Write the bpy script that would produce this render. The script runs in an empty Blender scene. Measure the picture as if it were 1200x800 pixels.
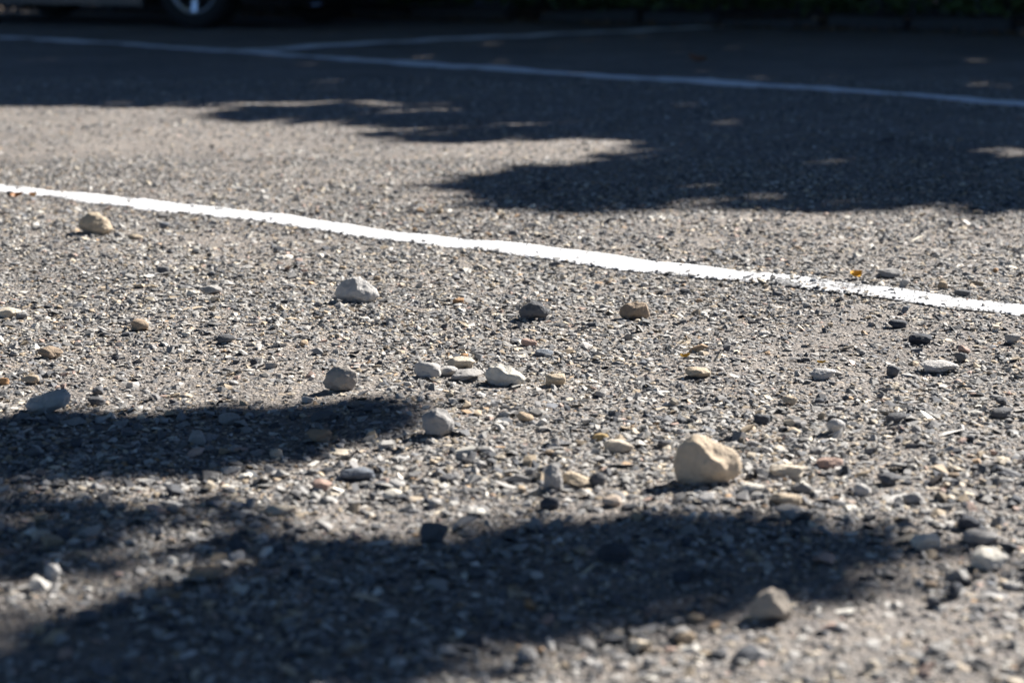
import bpy, bmesh, math, random
import numpy as np
from mathutils import Vector, Matrix, noise as mnoise

random.seed(7)
rng = np.random.default_rng(11)
R = math.radians
scene = bpy.context.scene
col = scene.collection

# ---------------------------------------------------------------- camera
CAM_H = 0.60
LENS = 70.0
FPX = 1200 * LENS / 36.0
PITCH = math.atan((400 + 68) / FPX)
cd = bpy.data.cameras.new('camera')
cam = bpy.data.objects.new('camera', cd)
col.objects.link(cam)
cam.location = (0, 0, CAM_H)
cam.rotation_euler = (R(90) - PITCH, 0, 0)
cd.lens = LENS
cd.sensor_width = 36.0
cd.clip_start = 0.05
cd.clip_end = 1500
cd.dof.use_dof = True
cd.dof.focus_distance = 3.0
cd.dof.aperture_fstop = 5.0
cd.dof.aperture_blades = 0
scene.camera = cam

# ---------------------------------------------------------------- sky, sun, exposure
SUN_ELEV = 36.0
SUN_BACK = 40.0       # degrees behind the camera's right hand
e, a = R(SUN_ELEV), R(SUN_BACK)
SUN = Vector((math.cos(e) * math.cos(a), math.cos(e) * math.sin(a), math.sin(e)))
world = bpy.data.worlds.new('World')
scene.world = world
world.use_nodes = True
wn = world.node_tree
wn.nodes.clear()
sky = wn.nodes.new('ShaderNodeTexSky')
sky.sky_type = 'NISHITA'
sky.sun_disc = False
sky.sun_elevation = e
sky.sun_rotation = R(90) - a
sky.air_density = 0.55
sky.ozone_density = 8.0
sky.dust_density = 0.1
bg = wn.nodes.new('ShaderNodeBackground')
bg.inputs['Strength'].default_value = 0.05
wo = wn.nodes.new('ShaderNodeOutputWorld')
wn.links.new(sky.outputs[0], bg.inputs['Color'])
wn.links.new(bg.outputs[0], wo.inputs['Surface'])
sd = bpy.data.lights.new('sun', 'SUN')
sd.energy = 5.0
sd.angle = R(0.53)
sd.color = (1.0, 0.962, 0.922)
sun = bpy.data.objects.new('sun', sd)
col.objects.link(sun)
sun.rotation_euler = (-SUN).to_track_quat('-Z', 'Y').to_euler()
sun.location = SUN * 40
vs = scene.view_settings
vs.view_transform = 'Standard'
vs.look = 'None'
vs.gamma = 1.0
vs.exposure = 1.42
vs.use_curve_mapping = False
scene.cycles.max_bounces = 5
scene.cycles.diffuse_bounces = 2

# ---------------------------------------------------------------- ground geometry helpers
cp, sp = math.cos(PITCH), math.sin(PITCH)


def G(px, py):
    """where the lot's surface lies along a line of sight of the photograph"""
    u, v = (px - 600) / FPX, (400 - py) / FPX
    dy, dz = cp + v * sp, -sp + v * cp
    t = CAM_H / -dz
    return u * t, dy * t


def P(x, y):
    """ground point -> photograph pixel (arrays allowed)"""
    zc = y * cp + CAM_H * sp
    yc = y * sp - CAM_H * cp
    return 600 + FPX * x / zc, 400 - FPX * yc / zc


def scale_at(py):
    x, y = G(600, py)
    return FPX / (y * cp + CAM_H * sp)


def hz(x, y):
    """gentle unevenness of the worn lot, metres"""
    return (0.0035 * np.sin(x * 5.1 + 0.7) * np.sin(y * 3.3 + 0.4) + 0.0025 * np.sin(x * 11.3 + y * 6.1)
            + 0.002 * np.sin(y * 9.7 - x * 4.2 + 1.3) + 0.0012 * np.sin(x * 23.0 - y * 17.0))


# ---------------------------------------------------------------- object helpers
def tag(o, label=None, cat=None, group=None, kind=None):
    if label: o['label'] = label
    if cat: o['category'] = cat
    if group: o['group'] = group
    if kind: o['kind'] = kind
    return o


def link(name, me, mat=None, parent=None, loc=None):
    o = bpy.data.objects.new(name, me)
    col.objects.link(o)
    if mat is not None and me is not None and not me.materials:
        me.materials.append(mat)
    if parent: o.parent = parent
    if loc is not None: o.location = loc
    return o


def empty(name, loc=(0, 0, 0), rz=0.0):
    o = bpy.data.objects.new(name, None)
    col.objects.link(o)
    o.location = loc
    o.rotation_euler = (0, 0, rz)
    o.empty_display_size = 0.2
    return o


def mesh_from(name, V, F, smooth=False):
    me = bpy.data.meshes.new(name)
    me.from_pydata([tuple(v) for v in V], [], [tuple(f) for f in F])
    me.update()
    if smooth:
        me.polygons.foreach_set('use_smooth', [True] * len(me.polygons))
    return me


def tri_mesh(name, V, T, colors=None, smooth=False):
    me = bpy.data.meshes.new(name)
    V = np.asarray(V, dtype=np.float32)
    T = np.asarray(T, dtype=np.int32)
    me.vertices.add(len(V))
    me.vertices.foreach_set('co', V.ravel())
    me.loops.add(T.size)
    me.loops.foreach_set('vertex_index', T.ravel())
    me.polygons.add(len(T))
    me.polygons.foreach_set('loop_start', np.arange(0, T.size, 3, dtype=np.int32))
    me.polygons.foreach_set('loop_total', np.full(len(T), 3, dtype=np.int32))
    me.update(calc_edges=True)
    me.polygons.foreach_set('use_smooth', np.full(len(T), smooth))
    if colors is not None:
        at = me.color_attributes.new('tint', 'FLOAT_COLOR', 'POINT')
        c = np.ones((len(V), 4), dtype=np.float32)
        c[:, :3] = colors
        at.data.foreach_set('color', c.ravel())
    return me


def box_vf(x0, x1, y0, y1, z0, z1):
    V = [(x0, y0, z0), (x1, y0, z0), (x1, y1, z0), (x0, y1, z0), (x0, y0, z1), (x1, y0, z1), (x1, y1, z1), (x0, y1, z1)]
    F = [(0, 3, 2, 1), (4, 5, 6, 7), (0, 1, 5, 4), (1, 2, 6, 5), (2, 3, 7, 6), (3, 0, 4, 7)]
    return V, F


def tube_vf(pts, rad, seg=8, jit=0.0):
    V, F = [], []
    pts = [Vector(p) for p in pts]
    n = len(pts)
    for i, p in enumerate(pts):
        d = (pts[min(i + 1, n - 1)] - pts[max(i - 1, 0)]).normalized()
        s = d.cross(Vector((0, 0, 1)))
        if s.length < 1e-3: s = d.cross(Vector((1, 0, 0)))
        s.normalize()
        t = s.cross(d)
        for k in range(seg):
            an = 2 * math.pi * k / seg
            r = rad[i] * (1 + jit * mnoise.noise(p * 2.7 + Vector((k * 1.7, i, 0))))
            V.append(p + s * (r * math.cos(an)) + t * (r * math.sin(an)))
    for i in range(n - 1):
        for k in range(seg):
            a0, a1 = i * seg + k, i * seg + (k + 1) % seg
            F.append((a0, a1, a1 + seg, a0 + seg))
    F.append(tuple(range(seg - 1, -1, -1)))
    F.append(tuple(range((n - 1) * seg, n * seg)))
    return V, F


# ---------------------------------------------------------------- material helpers
class NT:
    def __init__(self, name):
        self.m = bpy.data.materials.new(name)
        self.m.use_nodes = True
        self.t = self.m.node_tree
        self.t.nodes.clear()
        self.out = self.t.nodes.new('ShaderNodeOutputMaterial')
        self.b = self.t.nodes.new('ShaderNodeBsdfPrincipled')
        self.t.links.new(self.b.outputs[0], self.out.inputs['Surface'])

    def n(self, typ, ins=None, **props):
        nd = self.t.nodes.new(typ)
        for k, v in props.items(): setattr(nd, k, v)
        for k, v in (ins or {}).items():
            if isinstance(v, bpy.types.NodeSocket): self.t.links.new(v, nd.inputs[k])
            else: nd.inputs[k].default_value = v
        return nd

    def set(self, k, v):
        if isinstance(v, bpy.types.NodeSocket): self.t.links.new(v, self.b.inputs[k])
        else: self.b.inputs[k].default_value = v

    def pos(self, obj=False):
        if obj: return self.n('ShaderNodeTexCoord').outputs['Object']
        return self.n('ShaderNodeNewGeometry').outputs['Position']

    def noise(self, vec, scale, detail=4.0, rough=0.55):
        return self.n('ShaderNodeTexNoise', {'Vector': vec, 'Scale': scale, 'Detail': detail, 'Roughness': rough})

    def ramp(self, fac, stops, interp='LINEAR'):
        nd = self.n('ShaderNodeValToRGB', {'Fac': fac})
        cr = nd.color_ramp
        cr.interpolation = interp
        while len(cr.elements) < len(stops): cr.elements.new(0.5)
        for el, (p, c) in zip(cr.elements, stops):
            el.position = p
            el.color = (c, c, c, 1) if isinstance(c, (int, float)) else (*c, 1)
        return nd.outputs['Color']

    def mix(self, fac, c1, c2, mode='MIX'):
        nd = self.n('ShaderNodeMix', data_type='RGBA', blend_type=mode)
        for k, v in ((0, fac), (6, c1), (7, c2)):
            if isinstance(v, bpy.types.NodeSocket): self.t.links.new(v, nd.inputs[k])
            elif k == 0: nd.inputs[0].default_value = v
            else: nd.inputs[k].default_value = (*v, 1)
        return nd.outputs[2]

    def math(self, op, a_, b_=0.0):
        nd = self.n('ShaderNodeMath', operation=op)
        for k, v in ((0, a_), (1, b_)):
            if isinstance(v, bpy.types.NodeSocket): self.t.links.new(v, nd.inputs[k])
            else: nd.inputs[k].default_value = v
        return nd.outputs[0]

    def bump(self, height, strength, dist):
        self.set('Normal', self.n('ShaderNodeBump', {'Height': height, 'Strength': strength, 'Distance': dist}).outputs[0])


# lot surface: worn asphalt with exposed aggregate and pale dust between the stones
def mat_ground():
    k = NT('worn_asphalt')
    p = k.pos()
    warp = k.n('ShaderNodeVectorMath', {0: p, 1: k.n('ShaderNodeVectorMath', {0: k.noise(p, 90, 2).outputs['Color'], 'Scale': 0.006}, operation='SCALE').outputs[0]}, operation='ADD').outputs[0]
    v1 = k.n('ShaderNodeTexVoronoi', {'Vector': warp, 'Scale': 150.0})
    v2 = k.n('ShaderNodeTexVoronoi', {'Vector': warp, 'Scale': 330.0})
    g1 = k.n('ShaderNodeSeparateColor', {0: v1.outputs['Color']}).outputs[0]
    g2 = k.n('ShaderNodeSeparateColor', {0: v2.outputs['Color']}).outputs[1]
    c1 = k.ramp(g1, [(0.0, (0.10, 0.10, 0.102)), (0.22, (0.18, 0.172, 0.165)), (0.5, (0.29, 0.272, 0.248)), (0.8, (0.38, 0.352, 0.31)), (0.93, (0.44, 0.365, 0.27)), (1.0, (0.60, 0.555, 0.48))])
    c2 = k.ramp(g2, [(0.0, (0.18, 0.17, 0.155)), (0.6, (0.35, 0.325, 0.29)), (1.0, (0.50, 0.46, 0.40))])
    dust = k.noise(p, 38, 5, 0.65).outputs['Fac']
    c = k.mix(k.ramp(dust, [(0.40, 0.0), (0.62, 0.75)]), c1, c2)
    big = k.noise(p, 1.3, 5, 0.6).outputs['Fac']
    c = k.mix(k.ramp(k.noise(p, 7.0, 5, 0.65).outputs['Fac'], [(0.48, 0.0), (0.68, 0.55)]), c, (0.40, 0.37, 0.33))
    c = k.mix(1.0, c, k.ramp(big, [(0.3, (0.72, 0.71, 0.71)), (0.7, (1.16, 1.12, 1.08))]), 'MULTIPLY')
    k.set('Base Color', k.mix(1.0, c, (0.80, 0.785, 0.785), 'MULTIPLY'))
    k.set('Roughness', 0.82)
    k.set('Specular IOR Level', 0.3)
    h = k.math('ADD', k.math('MULTIPLY', k.math('SUBTRACT', 1.0, v1.outputs['Distance']), 0.8), k.math('MULTIPLY', k.math('SUBTRACT', 1.0, v2.outputs['Distance']), 0.4))
    h = k.math('ADD', h, k.math('MULTIPLY', g1, 0.5))
    h = k.math('ADD', h, k.math('MULTIPLY', k.noise(p, 700, 2).outputs['Fac'], 0.25))
    k.bump(h, 1.0, 0.006)
    return k.m


def mat_gravel():
    k = NT('gravel_stone')
    t = k.n('ShaderNodeVertexColor', layer_name='tint').outputs['Color']
    p = k.pos()
    n = k.noise(p, 420, 3).outputs['Fac']
    k.set('Base Color', k.mix(1.0, t, k.ramp(n, [(0.25, 0.72), (0.75, 1.22)]), 'MULTIPLY'))
    k.set('Roughness', 0.78)
    k.set('Specular IOR Level', 0.35)
    k.bump(k.noise(p, 900, 2).outputs['Fac'], 0.4, 0.0012)
    return k.m


def mat_rock():
    """colour of the stone comes from the object itself; mottling, pores and dust on top"""
    k = NT('loose_rock')
    oi = k.n('ShaderNodeObjectInfo')
    tc = k.pos()
    n1 = k.noise(tc, 70, 6, 0.65).outputs['Fac']
    n2 = k.noise(tc, 320, 5, 0.7).outputs['Fac']
    c = k.mix(1.0, oi.outputs['Color'], k.ramp(n1, [(0.25, (0.76, 0.75, 0.74)), (0.5, (1.0, 1.0, 1.0)), (0.75, (1.2, 1.18, 1.14))]), 'MULTIPLY')
    c = k.mix(k.ramp(n2, [(0.26, 0.5), (0.37, 0.0)]), c, (0.07, 0.063, 0.055))
    c = k.mix(k.ramp(n2, [(0.62, 0.0), (0.78, 0.5)]), c, (0.55, 0.51, 0.45))
    k.set('Base Color', c)
    k.set('Roughness', 0.85)
    k.set('Specular IOR Level', 0.25)
    h = k.math('ADD', n1, k.math('MULTIPLY', n2, 0.55))
    k.bump(h, 0.8, 0.0045)
    return k.m


def mat_paint():
    """thick worn line paint; bare asphalt shows where the paint has chipped off"""
    k = NT('line_paint')
    p = k.pos()
    n1 = k.noise(p, 160, 4, 0.6).outputs['Fac']
    n2 = k.noise(p, 14, 5, 0.6).outputs['Fac']
    v = k.n('ShaderNodeTexVoronoi', {'Vector': p, 'Scale': 170.0})
    c = k.mix(k.ramp(n2, [(0.40, 0.0), (0.80, 0.22)]), (0.82, 0.82, 0.82), (0.55, 0.53, 0.50))
    w = k.math('ADD', k.math('MULTIPLY', n1, 0.75), k.math('MULTIPLY', n2, 0.55))
    at = k.n('ShaderNodeVertexColor', layer_name='tint').outputs['Color']
    w = k.math('ADD', w, k.n('ShaderNodeSeparateColor', {0: at}).outputs[0])
    c = k.mix(k.ramp(w, [(0.86, 0.0), (0.93, 1.0)]), c, k.ramp(k.n('ShaderNodeSeparateColor', {0: v.outputs['Color']}).outputs[0], [(0.0, 0.08), (1.0, 0.26)]))
    k.set('Base Color', c)
    k.set('Roughness', 0.7)
    k.set('Specular IOR Level', 0.3)
    k.bump(k.math('ADD', n1, k.math('MULTIPLY', v.outputs['Distance'], -0.6)), 0.6, 0.004)
    return k.m


def mat_plain(name, c, rough=0.8, metal=0.0, spec=0.4, var=0.0, scale=20.0, bump=0.0, coat=0.0, transl=0.0):
    k = NT(name)
    if var:
        n = k.noise(k.pos(), scale, 4, 0.6).outputs['Fac']
        k.set('Base Color', k.mix(1.0, c, k.ramp(n, [(0.25, 1 - var), (0.75, 1 + var)]), 'MULTIPLY'))
        if bump: k.bump(n, 0.7, bump)
    else:
        k.set('Base Color', (*c, 1))
    k.set('Roughness', rough)
    k.set('Metallic', metal)
    k.set('Specular IOR Level', spec)
    if coat: k.set('Coat Weight', coat)
    return k.m


def mat_leaf(name, c):
    k = NT(name)
    t = k.n('ShaderNodeVertexColor', layer_name='tint').outputs['Color']
    k.set('Base Color', k.mix(1.0, t, c, 'MULTIPLY'))
    k.set('Roughness', 0.5)
    k.set('Specular IOR Level', 0.35)
    return k.m


M_GROUND, M_GRAVEL, M_ROCK, M_PAINT = mat_ground(), mat_gravel(), mat_rock(), mat_paint()
M_LEAF = mat_leaf('broad_leaf', (1, 1, 1))
M_BARK = mat_plain('bark', (0.10, 0.075, 0.055), 0.9, var=0.45, scale=14, bump=0.02)
M_SOIL = mat_plain('verge_soil', (0.055, 0.042, 0.030), 0.95, var=0.5, scale=30, bump=0.02)
M_KERB = mat_plain('kerb_concrete', (0.055, 0.056, 0.06), 0.9, var=0.35, scale=45, bump=0.004)

# ---------------------------------------------------------------- ground sheet (structure)
def spaced(core0, core1, step, far0, far1, grow=1.28):
    mid = list(np.arange(core0, core1 + 1e-6, step))
    s, q = step, core1
    up = []
    while q < far1:
        s *= grow; q += s; up.append(q)
    s, q = step, core0
    dn = []
    while q > far0:
        s *= grow; q -= s; dn.append(q)
    return np.array(dn[::-1] + mid + up)


gx = spaced(-2.2, 2.2, 0.025, -400, 400)
gy = spaced(1.0, 7.5, 0.025, -300, 600, 1.12)
X, Y = np.meshgrid(gx, gy)
fade = np.clip((40 - np.hypot(X, Y)) / 20, 0, 1)
Z = hz(X, Y) * fade
V = np.stack([X.ravel(), Y.ravel(), Z.ravel()], 1)
nx, ny = len(gx), len(gy)
idx = np.arange(nx * ny).reshape(ny, nx)
q0, q1, q2, q3 = idx[:-1, :-1].ravel(), idx[:-1, 1:].ravel(), idx[1:, 1:].ravel(), idx[1:, :-1].ravel()
T = np.concatenate([np.stack([q0, q1, q2], 1), np.stack([q0, q2, q3], 1)])
ground = link('ground', tri_mesh('ground', V, T, smooth=True), M_GROUND)
tag(ground, 'worn grey asphalt parking lot strewn with gravel', kind='structure')


# ---------------------------------------------------------------- painted lines
def poly_at(pts, s):
    """point and direction at arc length s along a ground polyline (extended past both ends)"""
    acc = 0.0
    for i in range(len(pts) - 1):
        p, q = Vector(pts[i]), Vector(pts[i + 1])
        L = (q - p).length
        if s <= acc + L or i == len(pts) - 2:
            d = (q - p) / L
            return p + d * (s - acc), d
        acc += L


def paint_line(name, pix, width, ext0, ext1, label, step, rows, z, wear, seed, gaps=()):
    pts = [G(*q) for q in pix]
    L = sum((Vector(pts[i + 1]) - Vector(pts[i])).length for i in range(len(pts) - 1))
    n = int((L + ext0 + ext1) / step)
    V, C = [], []
    for i in range(n + 1):
        s = -ext0 + i * step
        # smooth the direction over a little distance
        p0, _ = poly_at(pts, s - 0.12); p1, _ = poly_at(pts, s + 0.12)
        p, _ = poly_at(pts, s)
        d = (p1 - p0).normalized()
        nrm = Vector((-d.y, d.x))
        ww = wear
        for g0, g1, gw in gaps:
            if g0 < s < g1: ww = max(ww, gw)
        for j in range(rows + 1):
            f = j / rows * 2 - 1
            edge = abs(f) ** 6
            jit = 0.010 * mnoise.noise(Vector((s * 9, f * 3 + seed, 0))) + 0.009 * mnoise.noise(Vector((s * 60, f * 5 + seed, 2)))
            q = p + nrm * (f * width / 2 + jit * edge)
            zz = float(hz(q.x, q.y)) + z + 0.0016 * mnoise.noise(Vector((q.x * 130, q.y * 130, seed))) + 0.0012 * mnoise.noise(Vector((q.x * 320, q.y * 320, seed)))
            V.append((q.x, q.y, zz - 0.003 * edge))
            C.append(ww + 0.10 * edge + 0.05 * mnoise.noise(Vector((s * 2.2, seed, f))))
    w = rows + 1
    T = []
    for i in range(n):
        for j in range(rows):
            a0 = i * w + j
            T += [(a0, a0 + w, a0 + w + 1), (a0, a0 + w + 1, a0 + 1)]
    C = np.array(C)
    me = tri_mesh(name, V, T, colors=np.stack([C, C, C], 1), smooth=True)
    o = link(name, me, M_PAINT)
    tag(o, label, 'road marking', 'white lines painted on the lot')
    return pts


LINE1 = [(0, 220), (300, 255), (600, 293), (900, 330), (1200, 366)]
LINE2 = [(0, 44), (200, 55.5), (450, 72), (660, 86.5), (900, 101), (1200, 121)]
LINE3 = [(275, 61), (400, 54), (530, 47), (680, 40), (800, 34), (900, 30)]
def line_s(pix, px):
    """arc length along a line at a photo column"""
    acc = 0.0
    for p, q in zip(pix, pix[1:]):
        a0, b0 = Vector(G(*p)), Vector(G(*q))
        if px <= q[0]:
            f = (px - p[0]) / (q[0] - p[0])
            c0 = Vector(G(px, p[1] + f * (q[1] - p[1])))
            return acc + (c0 - a0).length
        acc += (b0 - a0).length
    return acc


L1P = paint_line('painted_line', LINE1, 0.106, 2.5, 2.0, 'bright sunlit white line crossing the gravel lot, nearest of the painted lines', 0.006, 22, 0.0050, 0.15, 1.0, gaps=((line_s(LINE1, 915), line_s(LINE1, 1010), 0.27), (line_s(LINE1, 1010), line_s(LINE1, 1180), 0.21)))
L2P = paint_line('painted_line', LINE2, 0.19, 3.0, 4.0, 'long white line in tree shade running past the parked car', 0.02, 8, 0.0045, -0.25, 5.0, gaps=((line_s(LINE2, 222), line_s(LINE2, 262), 0.17),))
L3P = paint_line('painted_line', LINE3, 0.20, 0.0, 0.0, 'short shaded white line branching off toward the hedge', 0.02, 8, 0.0085, -0.25, 9.0)


def line1_dist(x, y):
    """signed distance of ground points from the middle of the near line"""
    d = np.full(np.shape(x), 9.0)
    for i in range(len(L1P) - 1):
        (x0, y0), (x1, y1) = L1P[i], L1P[i + 1]
        L = math.hypot(x1 - x0, y1 - y0)
        ux, uy = (x1 - x0) / L, (y1 - y0) / L
        t = (x - x0) * ux + (y - y0) * uy
        lo = -9.0 if i == 0 else 0.0
        hi = L + 9.0 if i == len(L1P) - 2 else L
        dd = np.where((t >= lo) & (t <= hi), (x - x0) * -uy + (y - y0) * ux, 9.0)
        d = np.where(np.abs(dd) < np.abs(d), dd, d)
    return d


# ---------------------------------------------------------------- stones
def hull_template(seed, npts=11, flat=1.0):
    r = random.Random(seed)
    bm = bmesh.new()
    for i in range(npts):
        v = Vector((r.gauss(0, 1), r.gauss(0, 1), r.gauss(0, 1))).normalized() * r.uniform(0.8, 1.0)
        v.z *= flat
        bm.verts.new(v)
    res = bmesh.ops.convex_hull(bm, input=bm.verts)
    bmesh.ops.delete(bm, geom=[x for x in res['geom_interior'] if isinstance(x, bmesh.types.BMVert)], context='VERTS')
    bmesh.ops.triangulate(bm, faces=bm.faces)
    bmesh.ops.recalc_face_normals(bm, faces=bm.faces)
    kill = [f for f in bm.faces if f.normal.z < -0.35]
    bmesh.ops.delete(bm, geom=kill, context='FACES')
    bm.verts.ensure_lookup_table()
    bm.verts.index_update()
    V = np.array([v.co[:] for v in bm.verts])
    T = np.array([[v.index for v in f.verts] for f in bm.faces])
    bm.free()
    return V, T


PALETTE = np.array([
    (0.070, 0.074, 0.082), (0.130, 0.130, 0.132), (0.215, 0.207, 0.196), (0.300, 0.286, 0.262), (0.400, 0.378, 0.342),
    (0.370, 0.295, 0.205), (0.520, 0.445, 0.335), (0.620, 0.585, 0.510), (0.400, 0.270, 0.160), (0.430, 0.310, 0.250)])
PAL_W = np.array([0.09, 0.14, 0.23, 0.23, 0.14, 0.065, 0.045, 0.04, 0.008, 0.017])
PAL_W = PAL_W / PAL_W.sum()
TEMPL = [hull_template(100 + i, random.Random(i).choice((9, 10, 11, 12)), random.Random(i + 50).uniform(0.55, 0.95)) for i in range(28)]


def gravel(n, y0, y1, smin, med, sig, smax, side, zsink, out_keep=0.45, power=1.0):
    """stones spread evenly over the part of the lot that the camera can see, and thinner to both sides of it"""
    y = np.sqrt(rng.uniform(y0 * y0, y1 * y1, n * 4)) if power == 1.0 else y0 + (y1 - y0) * rng.uniform(0, 1, n * 4) ** power
    hw = 0.262 * y + 0.06
    x = rng.uniform(-1, 1, n * 4) * (hw + side)
    keep = (np.abs(x) < hw) | (rng.uniform(0, 1, n * 4) < out_keep * (1.15 - (np.abs(x) - hw) / side))
    d1 = np.abs(line1_dist(x, y))
    keep &= (d1 > 0.056) | (rng.uniform(0, 1, n * 4) < np.where((x > 0.42) & (x < 0.62), 0.34, np.where(x > 0.3, 0.09, 0.035)) + 0.10 * (d1 > 0.047))
    # patchiness: loose stones gather in drifts
    pn = 0.5 * np.sin(x * 13.1 + 2 * np.sin(y * 7.7)) * np.sin(y * 10.9 + 2 * np.sin(x * 6.1)) + 0.7 * np.sin(x * 4.1 + 1.1 * np.sin(y * 3.7)) * np.sin(y * 5.3 + 1.7 * np.sin(x * 2.9 + 1))
    keep &= rng.uniform(0, 1, n * 4) < 0.60 + 0.40 * pn
    x, y = x[keep][:n], y[keep][:n]
    m = len(x)
    s = np.clip(np.exp(rng.normal(math.log(med), sig, m)), smin, smax) * 0.5
    return x, y, s, np.full(m, zsink)


def build_gravel(name, sets, label):
    xs, ys, ss, zs = [np.concatenate(q) for q in zip(*sets)]
    n = len(xs)
    ti = rng.integers(0, len(TEMPL), n)
    ang = rng.uniform(0, 2 * math.pi, n)
    sx, sy, sz = ss * rng.uniform(0.85, 1.35, n), ss * rng.uniform(0.7, 1.1, n), ss * rng.uniform(0.4, 0.9, n)
    tx, ty = rng.normal(0, 0.22, n), rng.normal(0, 0.22, n)
    ci = rng.choice(len(PALETTE), n, p=PAL_W)
    cc = PALETTE[ci] * rng.uniform(0.75, 1.25, (n, 1))
    flake = rng.uniform(0, 1, n) < 0.10
    sz = np.where(flake, sz * 0.45, sz)
    sx = np.where(flake, sx * 1.35, sx)
    cc = np.where(flake[:, None], cc * 1.35 + 0.03, cc)
    z0 = hz(xs, ys) + sz * zs + np.where(np.abs(line1_dist(xs, ys)) < 0.058, 0.0042, 0.0)
    VV, TT, CC, off = [], [], [], 0
    for k, (tv, tt) in enumerate(TEMPL):
        sel = np.where(ti == k)[0]
        if not len(sel): continue
        m = len(sel)
        p = tv[None] * np.stack([sx[sel], sy[sel], sz[sel]], 1)[:, None, :]
        pz = p[..., 2] + p[..., 0] * tx[sel][:, None] + p[..., 1] * ty[sel][:, None]
        ca, sa = np.cos(ang[sel])[:, None], np.sin(ang[sel])[:, None]
        px = p[..., 0] * ca - p[..., 1] * sa + xs[sel][:, None]
        py = p[..., 0] * sa + p[..., 1] * ca + ys[sel][:, None]
        pz = pz + z0[sel][:, None]
        VV.append(np.stack([px, py, pz], -1).reshape(-1, 3))
        TT.append((tt[None] + (np.arange(m) * len(tv))[:, None, None] + off).reshape(-1, 3))
        CC.append(np.repeat(cc[sel], len(tv), 0))
        off += m * len(tv)
    o = link(name, tri_mesh(name, np.concatenate(VV), np.concatenate(TT), np.concatenate(CC)), M_GRAVEL)
    return tag(o, label, 'gravel', kind='stuff')


build_gravel('gravel', [
    gravel(69440, 1.35, 3.4, 0.0030, 0.0068, 0.45, 0.017, 1.3, 0.12, 0.33),
    gravel(87360, 3.3, 5.6, 0.0045, 0.0082, 0.40, 0.017, 1.3, 0.08, 0.28),
    gravel(26880, 5.5, 9.0, 0.008, 0.013, 0.28, 0.020, 1.3, 0.0, 0.25),
    gravel(1232, 1.35, 2.5, 0.013, 0.0185, 0.30, 0.030, 1.3, 0.30, 0.4),
    gravel(12000, 1.35, 2.4, 0.003, 0.0055, 0.40, 0.017, 0.3, 0.15, 0.3),
    gravel(5824, 1.35, 5.0, 0.012, 0.0155, 0.28, 0.026, 1.3, 0.30, 0.4),
], 'fine grey gravel and stone chips scattered over the lot')


def rock_mesh(name, w, d, h, seed, sub=3, planes=14, soft=70.0, rough=0.05, skew=0.0, peak=0.0, foot=0.5):
    """an angular, worn stone: a sphere cut by random planes with softened edges, sitting on z = 0"""
    r = random.Random(seed)
    bm = bmesh.new()
    bmesh.ops.create_icosphere(bm, subdivisions=sub, radius=1.0)
    N = []
    for i in range(planes):
        v = Vector((r.gauss(0, 1), r.gauss(0, 1), r.gauss(0, 0.9))).normalized()
        N.append((v, r.uniform(0.58, 0.88)))
    off = Vector((r.uniform(0, 50), r.uniform(0, 50), r.uniform(0, 50)))
    for v in bm.verts:
        dr = v.co.normalized()
        acc = math.exp(-soft * 1.0)
        for nn, c in N:
            dt = nn.dot(dr)
            if dt > 0.05: acc += math.exp(-soft * c / dt)
        rad = -math.log(acc) / soft
        rad *= 1 + rough * mnoise.noise(dr * 2.6 + off) * 1.6 + rough * 0.7 * mnoise.noise(dr * 6.5 + off) + rough * 0.45 * mnoise.noise(dr * 15 + off) + rough * 0.25 * mnoise.noise(dr * 34 + off)
        v.co = dr * rad
    xs = [v.co.x for v in bm.verts]; ys = [v.co.y for v in bm.verts]; zs = [v.co.z for v in bm.verts]
    for v in bm.verts:
        fx = (v.co.x - min(xs)) / (max(xs) - min(xs)) - 0.5
        fy = (v.co.y - min(ys)) / (max(ys) - min(ys)) - 0.5
        fz = (v.co.z - min(zs)) / (max(zs) - min(zs))
        fz = 0.12 + 0.88 * fz if fz > 0.25 else fz * (0.34 / 0.25)   # flatter underside
        zz = fz * (1 - peak * (fx + 0.25) * (1 if fx > -0.25 else -0.4))
        wide = 1 + foot * max(0.0, 0.42 - fz) / 0.42          # broad, bedded foot
        ex, ey = fx * wide, fy * wide
        rr = math.hypot(ex, ey) / 0.5
        if rr > 1: ex, ey = ex / rr, ey / rr
        v.co = Vector(((ex + skew * fz) * w, ey * d, (zz - 0.13) * h))
    me = bpy.data.meshes.new(name)
    bm.to_mesh(me)
    bm.free()
    me.polygons.foreach_set('use_smooth', [True] * len(me.polygons))
    me.materials.append(M_ROCK)
    return me


TAN, SAND, CREAM, PALE = (0.43, 0.33, 0.225), (0.48, 0.39, 0.28), (0.55, 0.48, 0.38), (0.60, 0.56, 0.48)
LGREY, GREY, DGREY, DARK = (0.46, 0.44, 0.41), (0.34, 0.325, 0.305), (0.125, 0.125, 0.128), (0.065, 0.07, 0.08)
BROWN, BLUE, ORANGE, PINK = (0.31, 0.235, 0.165), (0.155, 0.172, 0.195), (0.40, 0.235, 0.12), (0.42, 0.29, 0.23)

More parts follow.
